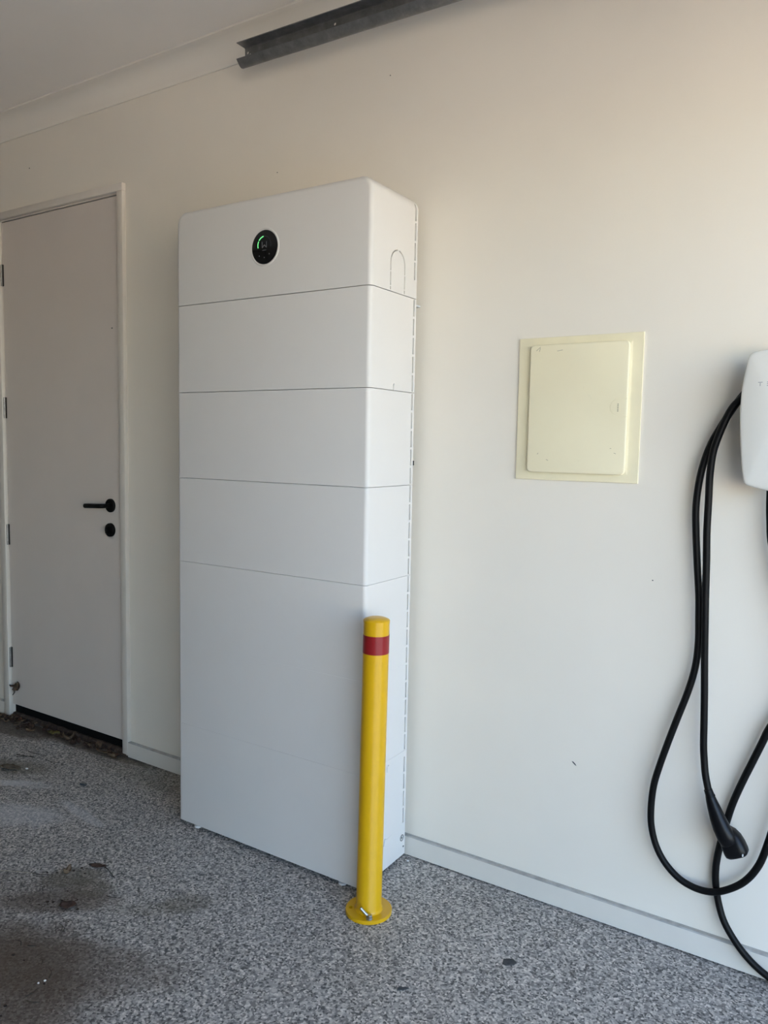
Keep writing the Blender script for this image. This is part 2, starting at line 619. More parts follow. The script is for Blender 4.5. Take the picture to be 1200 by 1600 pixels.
# four butt hinges
first = None
for z in (2.058, 1.461, 0.873, 0.288):
    if first is None:
        bm = bmesh.new()
        box(bm, -0.010, 0.006, -0.0015, 0.004, -0.048, 0.048)
        h = obj('hinge', bm, 'hinge_gap')
        bm = bmesh.new()
        for k in range(5):
            za, zb = -0.048 + 0.0192 * k, -0.048 + 0.0192 * k + 0.0184
            lathe(bm, [(0.0042, za), (0.0042, zb)], (0, -0.0050, 0), 'z', 12)
        kn = obj('hinge_knuckle', bm, 'hinge_steel', h)
        first = (h, kn)
    else:
        h = first[0].copy(); COL.objects.link(h)
        kn = first[1].copy(); COL.objects.link(kn); kn.parent = h
    h.location = (-1.434, -0.003, z)
    parts.append(h)
gap_shade = bxo('gap_shade_strip', (-1.436, -0.622, 0.014, 0.032, 0.016, 0.061), 'gap_shade')  # black strip standing in for the shadow under the door, stops light leaking
scuff = bxo('scuff_mark', (-0.684, -0.676, -0.0008, 0.001, 1.773, 1.777), 'mark')
parts += [gap_shade, scuff]
for p in parts:
    p.parent = leaf

# jamb lining and architraves
bm = bmesh.new()
box(bm, DX0, -1.439, -0.002, 0.11, 0.0, DZ)
box(bm, -0.619, DX1, -0.002, 0.11, 0.0, DZ)
box(bm, -1.439, -0.619, -0.002, 0.11, 2.2945, DZ)
box(bm, -1.439, -0.619, 0.040, 0.055, 2.270, 2.2945)
box(bm, -1.439, -1.425, 0.040, 0.055, 0.0, 2.2945)
box(bm, -0.633, -0.619, 0.040, 0.055, 0.0, 2.2945)
struct(obj('trim_2', bm, 'trim'), 'painted timber jamb lining around the door', 'door frame')

def architrave(name, dims, label):
    return struct(bxo(name, dims, 'trim', bev=0.003, seg=2), label, 'architrave')

architrave('trim_3', (-0.6235, -0.590, -0.018, 0.001, 0.012, 2.300), 'narrow upright architrave on the lock side of the door')
architrave('trim_4', (-1.480, -1.4375, -0.018, 0.001, 0.0, 2.300), 'narrow upright architrave on the hinge side of the door')
architrave('trim_5', (-1.480, -0.590, -0.018, 0.001, 2.300, 2.331), 'narrow head architrave above the door')

# timber threshold under the door
bm = bmesh.new()
n = 40
rows = []
for i in range(n + 1):
    x = -1.437 + (0.816) * i / n
    j = lambda s: random.uniform(-s, s)
    rows.append([bm.verts.new((x, 0.075, 0.0)), bm.verts.new((x, 0.075, 0.019)), bm.verts.new((x, 0.004 + j(0.001), 0.019 + j(0.002))),
                 bm.verts.new((x, -0.004 + j(0.0015), 0.013 + j(0.003))), bm.verts.new((x, -0.006 + j(0.0015), 0.0))])
for A, B in zip(rows, rows[1:]):
    for k in range(5):
        bm.faces.new((A[k], A[(k + 1) % 5], B[(k + 1) % 5], B[k]))
bm.faces.new(rows[0]); bm.faces.new(rows[-1])
struct(obj('trim_6', bm, 'sill', smooth=0), 'weathered brown timber threshold under the door', 'threshold')

# little marks on the wall
for (x, z, w, h, a) in ((1.493, 0.9795, 0.004, 0.0035, 0), (1.302, 0.433, 0.018, 0.004, -38), (-1.2176, 2.4934, 0.006, 0.006, 0), (0.640, 2.453, 0.004, 0.004, 0), (0.19, 2.24, 0.005, 0.003, 0)):
    bm = bmesh.new()
    pts = [(-w / 2, 0), (-w / 4, h * 0.55), (w / 5, h * 0.45), (w / 2, -h * 0.1), (w / 5, -h * 0.35), (-w / 4, -h * 0.3)]
    ca, sa = math.cos(math.radians(a)), math.sin(math.radians(a))
    prism(bm, [(x + p[0] * ca - p[1] * sa, z + p[0] * sa + p[1] * ca) for p in pts], 'y', -0.0006, 0.002)
    obj('scuff_mark', bm, 'mark', wall_back)

# ------------------------------------------------------------------ battery tower
BW, BD, BR = 0.767, 0.278, 0.029      # width, front plane, rear plane (distance from wall)
ZB = 0.014
S0 = 0.3597                           # seam under the lowest full module
MH = 0.2807
seams = [S0 + MH * k for k in range(6)]           # .36 ... 1.763
ZTOP = 2.061
tower = empty('battery_tower', (BW / 2, -(BD + BR) / 2, 0.0), 'tall white stacked home battery with round black display', 'home battery')
tower_parts = []

def module(name, z0, z1, g0, g1, top_round=False):
    bm = bmesh.new()
    if top_round:
        pts = rrect(BW / 2, (z0 + g0 + z1) / 2, BW / 2, (z1 - z0 - g0) / 2, 0.040, 10, (1, 1, 0, 0))
    else:
        pts = [(BW, z1 - g1), (0, z1 - g1), (0, z0 + g0), (BW, z0 + g0)]
    A, B = prism(bm, pts, 'y', -BD, -BR)
    bm.edges.ensure_lookup_table()
    es = []
    for e in bm.edges:
        a, b = e.verts
        if abs(a.co.y + BD) < 1e-6 and abs(b.co.y + BD) < 1e-6:
            flat = abs(a.co.z - b.co.z) < 1e-6
            low = a.co.z < z0 + 0.03 and b.co.z < z0 + 0.03
            if top_round:
                if not low: es.append(e)
            elif not flat:
                es.append(e)
    bmesh.ops.recalc_face_normals(bm, faces=bm.faces)
    bmesh.ops.bevel(bm, geom=es, offset=0.013, segments=5, profile=0.5, affect='EDGES')
    o = obj(name, bm, 'powder_white')
    tower_parts.append(o)
    return o

def slots(zs):
    bm = bmesh.new()
    for za, zb in zs:
        box(bm, BW - 0.035, BW + 0.01, -0.0460, -0.0385, za, zb)
    return bm

GAPS = [0.0003, 0.0001, 0.0005, 0.0007, 0.0009, 0.0011]     # half gaps at each seam, bottom to top
# lowest module with the plinth
base = module('base_module', ZB, seams[0], 0.0, GAPS[0])
p = 0.0562
cut(base, slots([(0.118 + p * k + 0.0035, 0.118 + p * (k + 1) - 0.0035) for k in range(4)]))
mods = []
for k in range(5):
    o = module('battery_module', seams[k], seams[k + 1], GAPS[k], GAPS[k + 1])
    z0 = seams[k]
    cut(o, slots([(z0 + p * i + 0.0035, z0 + p * (i + 1) - 0.0035) for i in range(5)]))
    mods.append(o)
ctrl = module('controller_module', seams[5], ZTOP, GAPS[5], 0.0, True)
bm = slots([(seams[5] + 0.052 + 0.0575 * i + 0.003, seams[5] + 0.052 + 0.0575 * (i + 1) - 0.003) for i in range(4)])
cut(ctrl, bm)
# knock-out outline on the side of the controller: an arch of narrow slots
ya, yb, zlo, zsp = -0.177, -0.100, seams[5] + 0.004, 1.846
bm = bmesh.new()
w = 0.0022
for y in (ya, yb):
    for za, zb in ((zlo, zlo + 0.010), (zlo + 0.013, 1.818), (1.8215, zsp)):
        box(bm, BW - 0.012, BW + 0.01, y - w, y + w, za, zb)
cut(ctrl, bm)
yc, rr = (ya + yb) / 2, (yb - ya) / 2
for a0, a1 in ((0, 84), (92, 180)):
    bm = bmesh.new()
    pts = []
    for i in range(9):
        t = math.radians(a0 + (a1 - a0) * i / 8)
        pts.append((yc + (rr + w) * math.cos(t), zsp + 0.0 + (rr + w) * math.sin(t)))
    for i in range(8, -1, -1):
        t = math.radians(a0 + (a1 - a0) * i / 8)
        pts.append((yc + (rr - w) * math.cos(t), zsp + 0.0 + (rr - w) * math.sin(t)))
    prism(bm, pts, 'x', BW - 0.012, BW + 0.01)
    cut(ctrl, bm)

# display: shallow white dish ring, black disc, printed symbols
DXC, DZC, DR = 0.3815, 1.9090, 0.0500
bm = bmesh.new()
lathe(bm, [(DR + 0.0065, 0.001), (DR + 0.0065, -0.0004), (DR + 0.004, -0.0022), (DR + 0.0005, -0.0012), (DR + 0.0005, 0.001)], (DXC, -BD, DZC), 'y', 56)
ring = obj('display_ring', bm, 'powder_white')
bm = bmesh.new()
lathe(bm, [(DR, 0.004), (DR, -0.0020), (DR - 0.0015, -0.0030), (0.0, -0.0030)], (DXC, -BD, DZC), 'y', 56)
disc = obj('display', bm, 'black_glass')
disc['label'] = 'round black glass display with green arc'
FY = -BD - 0.0030

def arc_piece(name, a0, a1, r, wd, mat, cx=DXC, cz=DZC + 0.006):
    bm = bmesh.new()
    n = 12
    pts = [(cx + (r + wd / 2) * math.cos(math.radians(a0 + (a1 - a0) * i / n)), cz + (r + wd / 2) * math.sin(math.radians(a0 + (a1 - a0) * i / n))) for i in range(n + 1)]
    pts += [(cx + (r - wd / 2) * math.cos(math.radians(a0 + (a1 - a0) * i / n)), cz + (r - wd / 2) * math.sin(math.radians(a0 + (a1 - a0) * i / n))) for i in range(n, -1, -1)]
    prism(bm, pts, 'y', FY - 0.0003, FY + 0.0005)
    return obj(name, bm, mat)

icons = [arc_piece('light_arc', 97, 145, 0.0255, 0.0029, 'led_green'),
         arc_piece('light_arc', 152, 197, 0.0255, 0.0029, 'led_green'),
         arc_piece('unlit_arc', -16, 92, 0.0255, 0.0028, 'icon_dim')]
# the letter-like W symbol with a short underline
bm = bmesh.new()
def stroke(x0, z0, x1, z1, wd=0.0022):
    d = Vector((x1 - x0, z1 - z0)); nrm = Vector((-d.y, d.x)).normalized() * wd / 2
    prism(bm, [(DXC + x0 + nrm.x, DZC + z0 + nrm.y), (DXC + x1 + nrm.x, DZC + z1 + nrm.y), (DXC + x1 - nrm.x, DZC + z1 - nrm.y), (DXC + x0 - nrm.x, DZC + z0 - nrm.y)], 'y', FY - 0.0003, FY + 0.0005)
stroke(-0.0085, 0.016, -0.0085, -0.002); stroke(-0.0085, -0.002, 0.0, 0.006); stroke(0.0, 0.006, 0.0085, -0.002); stroke(0.0085, -0.002, 0.0085, 0.016)
stroke(-0.008, -0.0095, 0.008, -0.0095, 0.0018)
icons.append(obj('display_symbol', bm, 'icon_grey'))
for (dx, dz) in ((-0.0195, -0.0250), (0.0, -0.0310), (0.0195, -0.0220)):
    bm = bmesh.new()
    lathe(bm, [(0.0019, 0.0005), (0.0019, -0.0003), (0, -0.0003)], (DXC + dx, FY, DZC + dz), 'y', 12)
    icons.append(obj('indicator_dot', bm, 'icon_grey'))
for i in icons + [ring]:
    i.parent = disc
disc.parent = ctrl

# screws, tabs, feet
bm = bmesh.new()
lathe(bm, [(0.0105, -0.004), (0.0105, 0.0008), (0.0085, 0.0008), (0.0085, -0.002), (0.005, -0.002), (0.004, 0.0), (0.0, 0.0)], (BW, -0.0475, 0.073), 'x', 24)
sc = obj('fixing_screw', bm, 'slot_dark'); sc.parent = base
bm = bmesh.new()
lathe(bm, [(0.003, -0.002), (0.003, 0.0006), (0.0, 0.0006)], (BW, -0.038, 0.041), 'x', 12)
sc = obj('fixing_screw', bm, 'slot_dark'); sc.parent = base
for (o, y, z) in ((mods[4], -0.146, 1.493), (base, -0.140, 0.335), (base, -0.150, 0.103)):
    bm = bmesh.new()
    prism(bm, rrect(y, z, 0.007, 0.010, 0.006, 5, (1, 1, 0, 0)), 'x', BW - 0.001, BW + 0.0035)
    t_ = obj('clip_tab', bm, 'powder_white'); t_.parent = o
bm = bmesh.new()
prism(bm, [(-0.178, 0.094), (-0.105, 0.113), (-0.105, 0.115), (-0.178, 0.0965)], 'x', BW - 0.001, BW + 0.0008)
t_ = obj('clip_tab', bm, 'powder_white'); t_.parent = base
first = None
for (x, y) in ((0.077, -0.262), (0.69, -0.262), (0.077, -0.05), (0.69, -0.05)):
    if first is None:
        bm = bmesh.new()
        lathe(bm, [(0.013, 0.0), (0.013, 0.006), (0.006, 0.008), (0.006, 0.020)], (0, 0, 0), 'z', 20)
        ft = first = obj('foot', bm, 'powder_white')
    else:
        ft = first.copy(); COL.objects.link(ft)
    ft.location = (x, y, 0.0)
    tower_parts.append(ft)
# wall brackets behind the tower
for (za, zb, m_, xe, ye) in ((1.744, 1.749, 'white_plastic', BW - 0.002, -0.0006), (1.262, 1.276, 'black_metal', BW - 0.001, -0.020)):
    tower_parts.append(bxo('wall_bracket', (BW - 0.09, xe, -BR - 0.0005, ye, za, zb), m_))
adopt(tower, *tower_parts)

# ------------------------------------------------------------------ bollard
PX, PY = 0.832, -0.333
boll = empty('safety_bollard', (PX, PY, 0.0), 'yellow safety bollard with red band bolted in front of the battery tower', 'bollard')
bm = bmesh.new()
lathe(bm, [(0.066, 0.0), (0.066, 0.008), (0.0645, 0.0095), (0.0, 0.0095)], (0, 0, 0), 'z', 64)
plate = obj('base_plate', bm, 'yellow')
bm = bmesh.new()
for a in (212,):
    lathe(bm, [(0.0062, -0.01), (0.0062, 0.02)], (0.051 * math.cos(math.radians(a)), 0.051 * math.sin(math.radians(a)), 0), 'z', 16)
cut(plate, bm)
POST = 0.0362
bm = bmesh.new()
lathe(bm, [(POST + 0.005, 0.0095), (POST + 0.002, 0.012), (POST, 0.016), (POST, 0.838), (0.0, 0.838)], (0, 0, 0), 'z', 48)
post = obj('post', bm, 'yellow')
bm = bmesh.new()
lathe(bm, [(POST + 0.0008, 0.836), (POST + 0.0008, 0.8425), (POST - 0.002, 0.8455), (0.024, 0.8495), (0.012, 0.8515), (0.0, 0.852)], (0, 0, 0), 'z', 48)
cap = obj('cap', bm, 'yellow')
bm = bmesh.new()
lathe(bm, [(POST - 0.001, 0.752), (POST + 0.0006, 0.752), (POST + 0.0006, 0.803), (POST - 0.001, 0.803)], (0, 0, 0), 'z', 48)
band = obj('reflective_band', bm, 'red_tape')
band['label'] = 'red reflective band'
# anchor bolt leaning out of the plate
bd = Vector((0.030, -0.042, 0))
bm = bmesh.new()
lathe(bm, [(0.0100, 0.0093), (0.0100, 0.0115), (0.0, 0.0115)], (bd.x, bd.y, 0), 'z', 24)
washer = obj('washer', bm, 'steel')
bm = bmesh.new()
lathe(bm, [(0.0085, 0.0110), (0.0085, 0.0190), (0.007, 0.0205), (0.0, 0.0205)], (bd.x, bd.y, 0), 'z', 6)
nut = obj('nut', bm, 'steel')
bm = bmesh.new()
tube(bm, [(bd.x, bd.y, 0.013), (bd.x - 0.012, bd.y - 0.004, 0.024), (bd.x - 0.024, bd.y - 0.008, 0.036)], 0.0042, 12)
stud = obj('anchor_bolt', bm, 'steel')
for o in (plate, stud):
    o.parent = boll
for o in (washer, nut):
    o.parent = stud
for o in (post,):
    o.parent = boll
    o.rotation_euler = (math.radians(-0.30), math.radians(0.46), 0)
cap.parent = post; band.parent = post

# ------------------------------------------------------------------ access hatch on the wall
scratch_mat = simple('hatch_scratch', (0.36, 0.32, 0.22, 1), 0.6)
hatch = empty('access_hatch', (1.270, 0, 1.2325), 'cream square access hatch on the wall beside the battery tower', 'access panel')
bm = bmesh.new()
x0, x1, z0, z1 = 1.0975, 1.443, 1.2335, 1.6295
outer = [(x0, z0), (x1, z0), (x1, z1), (x0, z1)]
inner = [(x0 + 0.026, z0 + 0.020), (x1 - 0.026, z0 + 0.020), (x1 - 0.026, z1 - 0.020), (x0 + 0.026, z1 - 0.020)]
lv = []
for pts, y in ((outer, 0.0), (outer, -0.0045), ([(a * 0.997 + 1.270 * 0.003, b * 0.997 + 1.4315 * 0.003) for a, b in outer], -0.0060), (inner, -0.0082), ([(a * 0.97 + 1.270 * 0.03, b * 0.97 + 1.4315 * 0.03) for a, b in inner], -0.0100)):
    lv.append([bm.verts.new((a, y, b)) for a, b in pts])
for A, B in zip(lv, lv[1:]):
    for k in range(4):
        bm.faces.new((A[k], A[(k + 1) % 4], B[(k + 1) % 4], B[k]))
bm.faces.new(lv[-1]); bm.faces.new(lv[0])
fr = obj('frame', bm, 'cream_plastic', smooth=20)
bm = bmesh.new()
A, B = prism(bm, rrect(1.2735, 1.4315, 0.1375, 0.1765, 0.013, 6), 'y', -0.021, -0.004)
bmesh.ops.recalc_face_normals(bm, faces=bm.faces)
es = [e for e in bm.edges if abs(e.verts[0].co.y + 0.021) < 1e-6 and abs(e.verts[1].co.y + 0.021) < 1e-6]
bmesh.ops.bevel(bm, geom=es, offset=0.003, segments=3, profile=0.5, affect='EDGES')
hd = obj('hatch_door', bm, 'hatch')
# D-shaped finger catch scored into the right edge
bm = bmesh.new()
cx, cz, r = 1.398, 1.4335, 0.0235
n = 16
w = 0.0008
def dpts(r):
    return [(cx + 0.013, cz + r)] + [(cx - 0.008 + r * math.cos(math.radians(90 + 180 * i / n)), cz + r * math.sin(math.radians(90 + 180 * i / n))) for i in range(n + 1)] + [(cx + 0.013, cz - r)]
prism(bm, dpts(r + w) + list(reversed(dpts(r - w))), 'y', -0.030, -0.0195)
cut(hd, bm)
bm = bmesh.new()
for k in range(5):
    box(bm, 1.3855, 1.3885, -0.0213, -0.0205, 1.4225 + k * 0.0045, 1.4255 + k * 0.0045)
ct = obj('catch_lettering', bm, scratch_mat)
scratches = []
for (x, z, l, a) in ((1.160, 1.597, 0.016, 40), (1.164, 1.594, 0.010, 75), (1.222, 1.590, 0.016, 8), (1.168, 1.307, 0.005, 50), (1.196, 1.290, 0.007, -25), (1.372, 1.325, 0.004, 0), (1.384, 1.312, 0.006, -20)):
    bm = bmesh.new()
    ca, sa = math.cos(math.radians(a)), math.sin(math.radians(a))
    hw = 0.0006
    prism(bm, [(x - ca * l / 2 - sa * hw, z - sa * l / 2 + ca * hw), (x + ca * l / 2 - sa * hw, z + sa * l / 2 + ca * hw), (x + ca * l / 2 + sa * hw, z + sa * l / 2 - ca * hw), (x - ca * l / 2 + sa * hw, z - sa * l / 2 - ca * hw)], 'y', -0.0212, -0.0205)
    scratches.append(obj('scratch', bm, scratch_mat))
adopt(hatch, fr, hd)
for o in [ct] + scratches:
    o.parent = hd

# ------------------------------------------------------------------ wall charger
EX, EZ = 1.7725, 1.400
charger = empty('car_charger', (EX, 0.0, 1.232), 'glossy white wall-mounted car charger with coiled black cable', 'car charger')
half = [(0.0, 1.562), (-0.0265, 1.5595), (-0.0465, 1.557), (-0.0590, 1.5535), (-0.0655, 1.546), (-0.0705, 1.523), (-0.0765, 1.478), (-0.0785, 1.437), (-0.0783, 1.407), (-0.0740, 1.347), (-0.0688, 1.294), (-0.0642, 1.264), (-0.0612, 1.252), (-0.0550, 1.245), (-0.0295, 1.2375), (-0.0085, 1.2335), (0.0, 1.233)]
poly = half + [(-a, b) for a, b in reversed(half[1:-1])]
sm = catmull([(a, 0, b) for a, b in poly + [poly[0]]], 3)[:-1]
outl = [(v.x, v.z - EZ) for v in sm]
DOME = lambda q_: -0.0948 - 0.0085 * (1 - (q_ / 0.96) ** 2)
bm = bmesh.new()
rings = []
for s, y in ((0.93, -0.0815), (0.985, -0.0825), (1.0, -0.0855), (1.0, -0.0885), (0.996, -0.0915), (0.988, -0.0932), (0.975, -0.0942)) + tuple((q_, DOME(q_)) for q_ in (0.95, 0.9, 0.8, 0.68, 0.55, 0.4, 0.25, 0.1)):
    rings.append([bm.verts.new((EX + a * s, y, EZ + b * s)) for a, b in outl])
for A, B in zip(rings, rings[1:]):
    for k in range(len(A)):
        bm.faces.new((A[k], A[(k + 1) % len(A)], B[(k + 1) % len(A)], B[k]))
bm.faces.new(rings[0]); bm.faces.new(rings[-1])
face = obj('faceplate', bm, 'white_glass', smooth=60)
bm = bmesh.new()
A, B = prism(bm, rrect(EX, 1.365, 0.045, 0.105, 0.03, 6), 'y', -0.083, 0.0)
body = obj('body', bm, 'white_plastic')
# spaced capital letters T E S L A printed on the plate
bm = bmesh.new()
pol = sorted((math.atan2(b, a), math.hypot(a, b)) for a, b in outl)
def plate_y(x, z):
    a, d = math.atan2(z - EZ, x - EX), math.hypot(x - EX, z - EZ)
    R0 = min(pol, key=lambda p_: abs(p_[0] - a))[1]
    return DOME(d / R0)
LY0, LY1 = -0.5, 0.5
zt, hh, ww, st = 1.4845, 0.0095, 0.0095, 0.0015
def bar(x0, x1, z0, z1): box(bm, x0, x1, LY0, LY1, z0, z1)
sp = 0.0187
xs = [EX + (k - 2) * sp for k in range(5)]
x = xs[0]; bar(x - ww / 2, x + ww / 2, zt - st, zt); bar(x - st / 2, x + st / 2, zt - hh, zt - st * 1.4)
x = xs[1]
for k in range(3): bar(x - ww / 2, x + ww / 2, zt - st - k * (hh - st) / 2, zt - k * (hh - st) / 2)
x = xs[2]
for k in range(3): bar(x - ww / 2, x + ww / 2, zt - st - k * (hh - st) / 2, zt - k * (hh - st) / 2)
bar(x - ww / 2, x - ww / 2 + st, zt - hh / 2, zt); bar(x + ww / 2 - st, x + ww / 2, zt - hh, zt - hh / 2)
x = xs[3]; bar(x - ww / 2, x - ww / 2 + st, zt - hh, zt); bar(x - ww / 2, x + ww / 2, zt - hh, zt - hh + st)
x = xs[4]; bar(x - ww / 2, x + ww / 2, zt - st, zt); bar(x - ww / 2, x - ww / 2 + st, zt - hh, zt - hh * 0.45); bar(x + ww / 2 - st, x + ww / 2, zt - hh, zt - hh * 0.45); bar(x - ww / 2, x + ww / 2, zt - hh * 0.6, zt - hh * 0.6 + st)
for v in bm.verts:
    v.co.y = plate_y(v.co.x, v.co.z) + (-0.0004 if v.co.y < 0 else 0.0012)
letters = obj('lettering', bm, 'grey_print')
adopt(charger, body, face)
letters.parent = face

# ------------------------------------------------------------------ charging cable
def P(l, ys):
    n = len(l)
    if isinstance(ys, (int, float)): ys = [ys] * n
    return [(a, y, b) for (a, b), y in zip(l, ys)]

R_ = 0.0088
C_ = P([(1.7625, 1.2590), (1.7635, 1.200), (1.766, 1.160), (1.771, 1.110), (1.79, 1.03), (1.822, 0.93), (1.838, 0.83), (1.828, 0.73)], [-0.035, -0.032, -0.03, -0.03, -0.03, -0.03, -0.03, -0.029])
D_ = P([(1.792, 0.651), (1.779, 0.613), (1.759, 0.556), (1.740, 0.502), (1.721, 0.442), (1.709, 0.390), (1.696, 0.322), (1.689, 0.263), (1.691, 0.212), (1.701, 0.164), (1.718, 0.124), (1.748, 0.083), (1.782, 0.049), (1.822, 0.024)], [-0.028, -0.026, -0.024, -0.022, -0.020, -0.018, -0.016, -0.016, -0.016, -0.018, -0.026, -0.030, -0.030, -0.030])
E_ = P([(1.868, 0.0105), (1.925, 0.012), (1.968, 0.045), (1.985, 0.12), (1.985, 0.30), (1.97, 0.60), (1.95, 0.95), (1.92, 1.22), (1.87, 1.42), (1.825, 1.505), (1.775, 1.535), (1.72, 1.500)], [-0.034, -0.034, -0.032, -0.03, -0.028, -0.026, -0.024, -0.022, -0.018, -0.016, -0.016, -0.02])
A_ = P([(1.690, 1.460), (1.676, 1.439), (1.660, 1.412), (1.642, 1.378), (1.625, 1.343), (1.610, 1.295), (1.601, 1.244), (1.597, 1.183), (1.600, 1.122), (1.607, 1.041), (1.615, 0.960), (1.618, 0.900), (1.620, 0.838), (1.616, 0.776), (1.602, 0.710), (1.578, 0.629), (1.557, 0.556), (1.541, 0.496), (1.529, 0.441), (1.525, 0.382), (1.528, 0.330), (1.543, 0.278), (1.569, 0.237), (1.606, 0.207), (1.646, 0.195), (1.685, 0.198), (1.719, 0.215), (1.755, 0.246), (1.782, 0.288), (1.800, 0.340)], [-0.028, -0.030, -0.031] + [-0.033] * 27)
F_ = P([(1.822, 0.45), (1.845, 0.62), (1.880, 0.90), (1.895, 1.15), (1.872, 1.36), (1.826, 1.472), (1.775, 1.505), (1.722, 1.482)], [-0.036, -0.04, -0.042, -0.042, -0.044, -0.046, -0.05, -0.05])
B_ = P([(1.689, 1.449), (1.672, 1.430), (1.659, 1.404), (1.647, 1.371), (1.638, 1.342), (1.632, 1.314), (1.628, 1.260), (1.628, 1.201), (1.628, 1.125), (1.631, 1.045), (1.633, 0.964), (1.636, 0.883), (1.639, 0.802), (1.643, 0.720), (1.646, 0.638), (1.648, 0.580), (1.651, 0.547), (1.657, 0.507), (1.668, 0.466)], [-0.050] * 5 + [-0.049, -0.048] + [-0.046] * 10 + [-0.050, -0.055])
cable = empty('charging_cable', (1.70, -0.035, 0.0), 'long black charging cable looped on the wall below the white charger', 'charging cable')
bm = bmesh.new()
tube(bm, catmull(C_ + D_ + E_ + A_ + F_ + B_, 5), R_, 12)
cord = obj('cord', bm, 'black_rubber', smooth=60)

def sec(c, d, hw, hd):
    d = Vector((d[0], 0, d[1])).normalized()
    a = Vector((d.z, 0, -d.x))
    return ((c[0], c[2] if len(c) > 2 else -0.055, c[1]), a * hw, Vector((0, -hd, 0)))

bm = bmesh.new()
AX = (0.40, -0.92)
loft(bm, [sec((1.6690, 0.464, -0.055), AX, 0.0100, 0.0100), sec((1.6730, 0.453, -0.0555), AX, 0.0122, 0.0120), sec((1.6800, 0.436, -0.057), (0.42, -0.9), 0.0150, 0.0145),
          sec((1.6905, 0.412, -0.059), (0.45, -0.89), 0.0182, 0.0170), sec((1.7025, 0.388, -0.062), (0.5, -0.86), 0.0210, 0.0185), sec((1.7150, 0.368, -0.064), (0.54, -0.84), 0.0225, 0.0190),
          sec((1.7235, 0.354, -0.064), (0.56, -0.83), 0.0205, 0.0170), sec((1.7270, 0.348, -0.063), (0.56, -0.83), 0.0150, 0.0110)], 24, 2.3)
conn = obj('connector', bm, 'connector_black', smooth=50)
conn['label'] = 'black plug handle at the cable end'
bm = bmesh.new()
HX = (0.47, -0.88)
loft(bm, [sec((1.7090, 0.3880, -0.052), HX, 0.0100, 0.010), sec((1.7155, 0.3770, -0.052), HX, 0.0200, 0.017), sec((1.7230, 0.3640, -0.053), HX, 0.0262, 0.022), sec((1.7310, 0.3490, -0.054), HX, 0.0288, 0.0245),
          sec((1.7385, 0.3345, -0.055), HX, 0.0290, 0.0250), sec((1.7415, 0.3285, -0.055), HX, 0.0280, 0.0243), sec((1.7437, 0.3245, -0.055), HX, 0.0235, 0.0205)], 28, 3.2)
head = obj('plug_head', bm, 'connector_black', smooth=50)
bm = bmesh.new()
loft(bm, [sec((1.6655, 0.4735, -0.0545), AX, 0.0102, 0.0102), sec((1.6700, 0.4625, -0.055), AX, 0.0108, 0.0108), sec((1.6722, 0.4570, -0.0553), AX, 0.0124, 0.0122)], 20, 2.0)
collar = obj('strain_relief', bm, 'black_rubber', smooth=50)
bm = bmesh.new()
box(bm, 1.7552, 1.7580, -0.0812, -0.0700, 0.3365, 0.3415)
dot = obj('white_mark', bm, 'chip_white')
adopt(cable, cord, conn)
for o in (head, collar, dot):
    o.parent = conn

# ------------------------------------------------------------------ overhead door track
track = empty('door_track', (0.15, -0.13, 2.57), 'grey steel overhead door track below the ceiling', 'door track')
thick = 0.002
prof = [(-0.160, 2.6015), (-0.122, 2.6015), (-0.120, 2.5995), (-0.120, 2.552), (-0.123, 2.543), (-0.129, 2.5375), (-0.137, 2.536), (-0.143, 2.5385), (-0.150, 2.5448), (-0.159, 2.5545)]
back = [(-0.160, 2.6040), (-0.119, 2.6040), (-0.1175, 2.6025), (-0.1175, 2.5515), (-0.121, 2.5415), (-0.128, 2.5353), (-0.137, 2.5335), (-0.1442, 2.5362), (-0.152, 2.5430), (-0.161, 2.5530)]
bm = bmesh.new()
TX0, TX1 = 0.152, 3.04
GD0, GDZ = 1.62, 2.462
prism(bm, prof + list(reversed(back)), 'x', TX0, TX1)
for v in bm.verts:
    v.co.z -= (v.co.x - TX0) * 0.011
ch = obj('channel', bm, 'track', smooth=30)
bm = bmesh.new()
for (x, z) in ((TX0 + 0.012, 2.586), (TX0 + 0.022, 2.578), (0.515, 2.583)):
    lathe(bm, [(0.0042, -0.03), (0.0042, 0.03)], (x, -0.119, z), 'y', 14)
cut(ch, bm)
adopt(track, ch)
for xa in (1.62, 2.70):
    adopt(track, bxo('hanger_strap', (xa, xa + 0.03, -0.150, -0.146, 2.58 - (xa - TX0) * 0.011, ZC), 'steel'))

# raised sectional door, unseen above the picture, added to shade the upper wall
gd = empty('added_shade_door', (2.3, -2.2, 2.44), 'unseen raised white sectional garage door added above the picture to shade the wall', 'garage door')
for k in range(3):
    xa = GD0 + k * 0.46
    zz = GDZ - (xa - TX0) * 0.011
    adopt(gd, bxo('added_door_panel', (xa + 0.002, xa + 0.458, -4.20, -0.170, zz, zz + 0.042), 'white_plastic', bev=0.004))

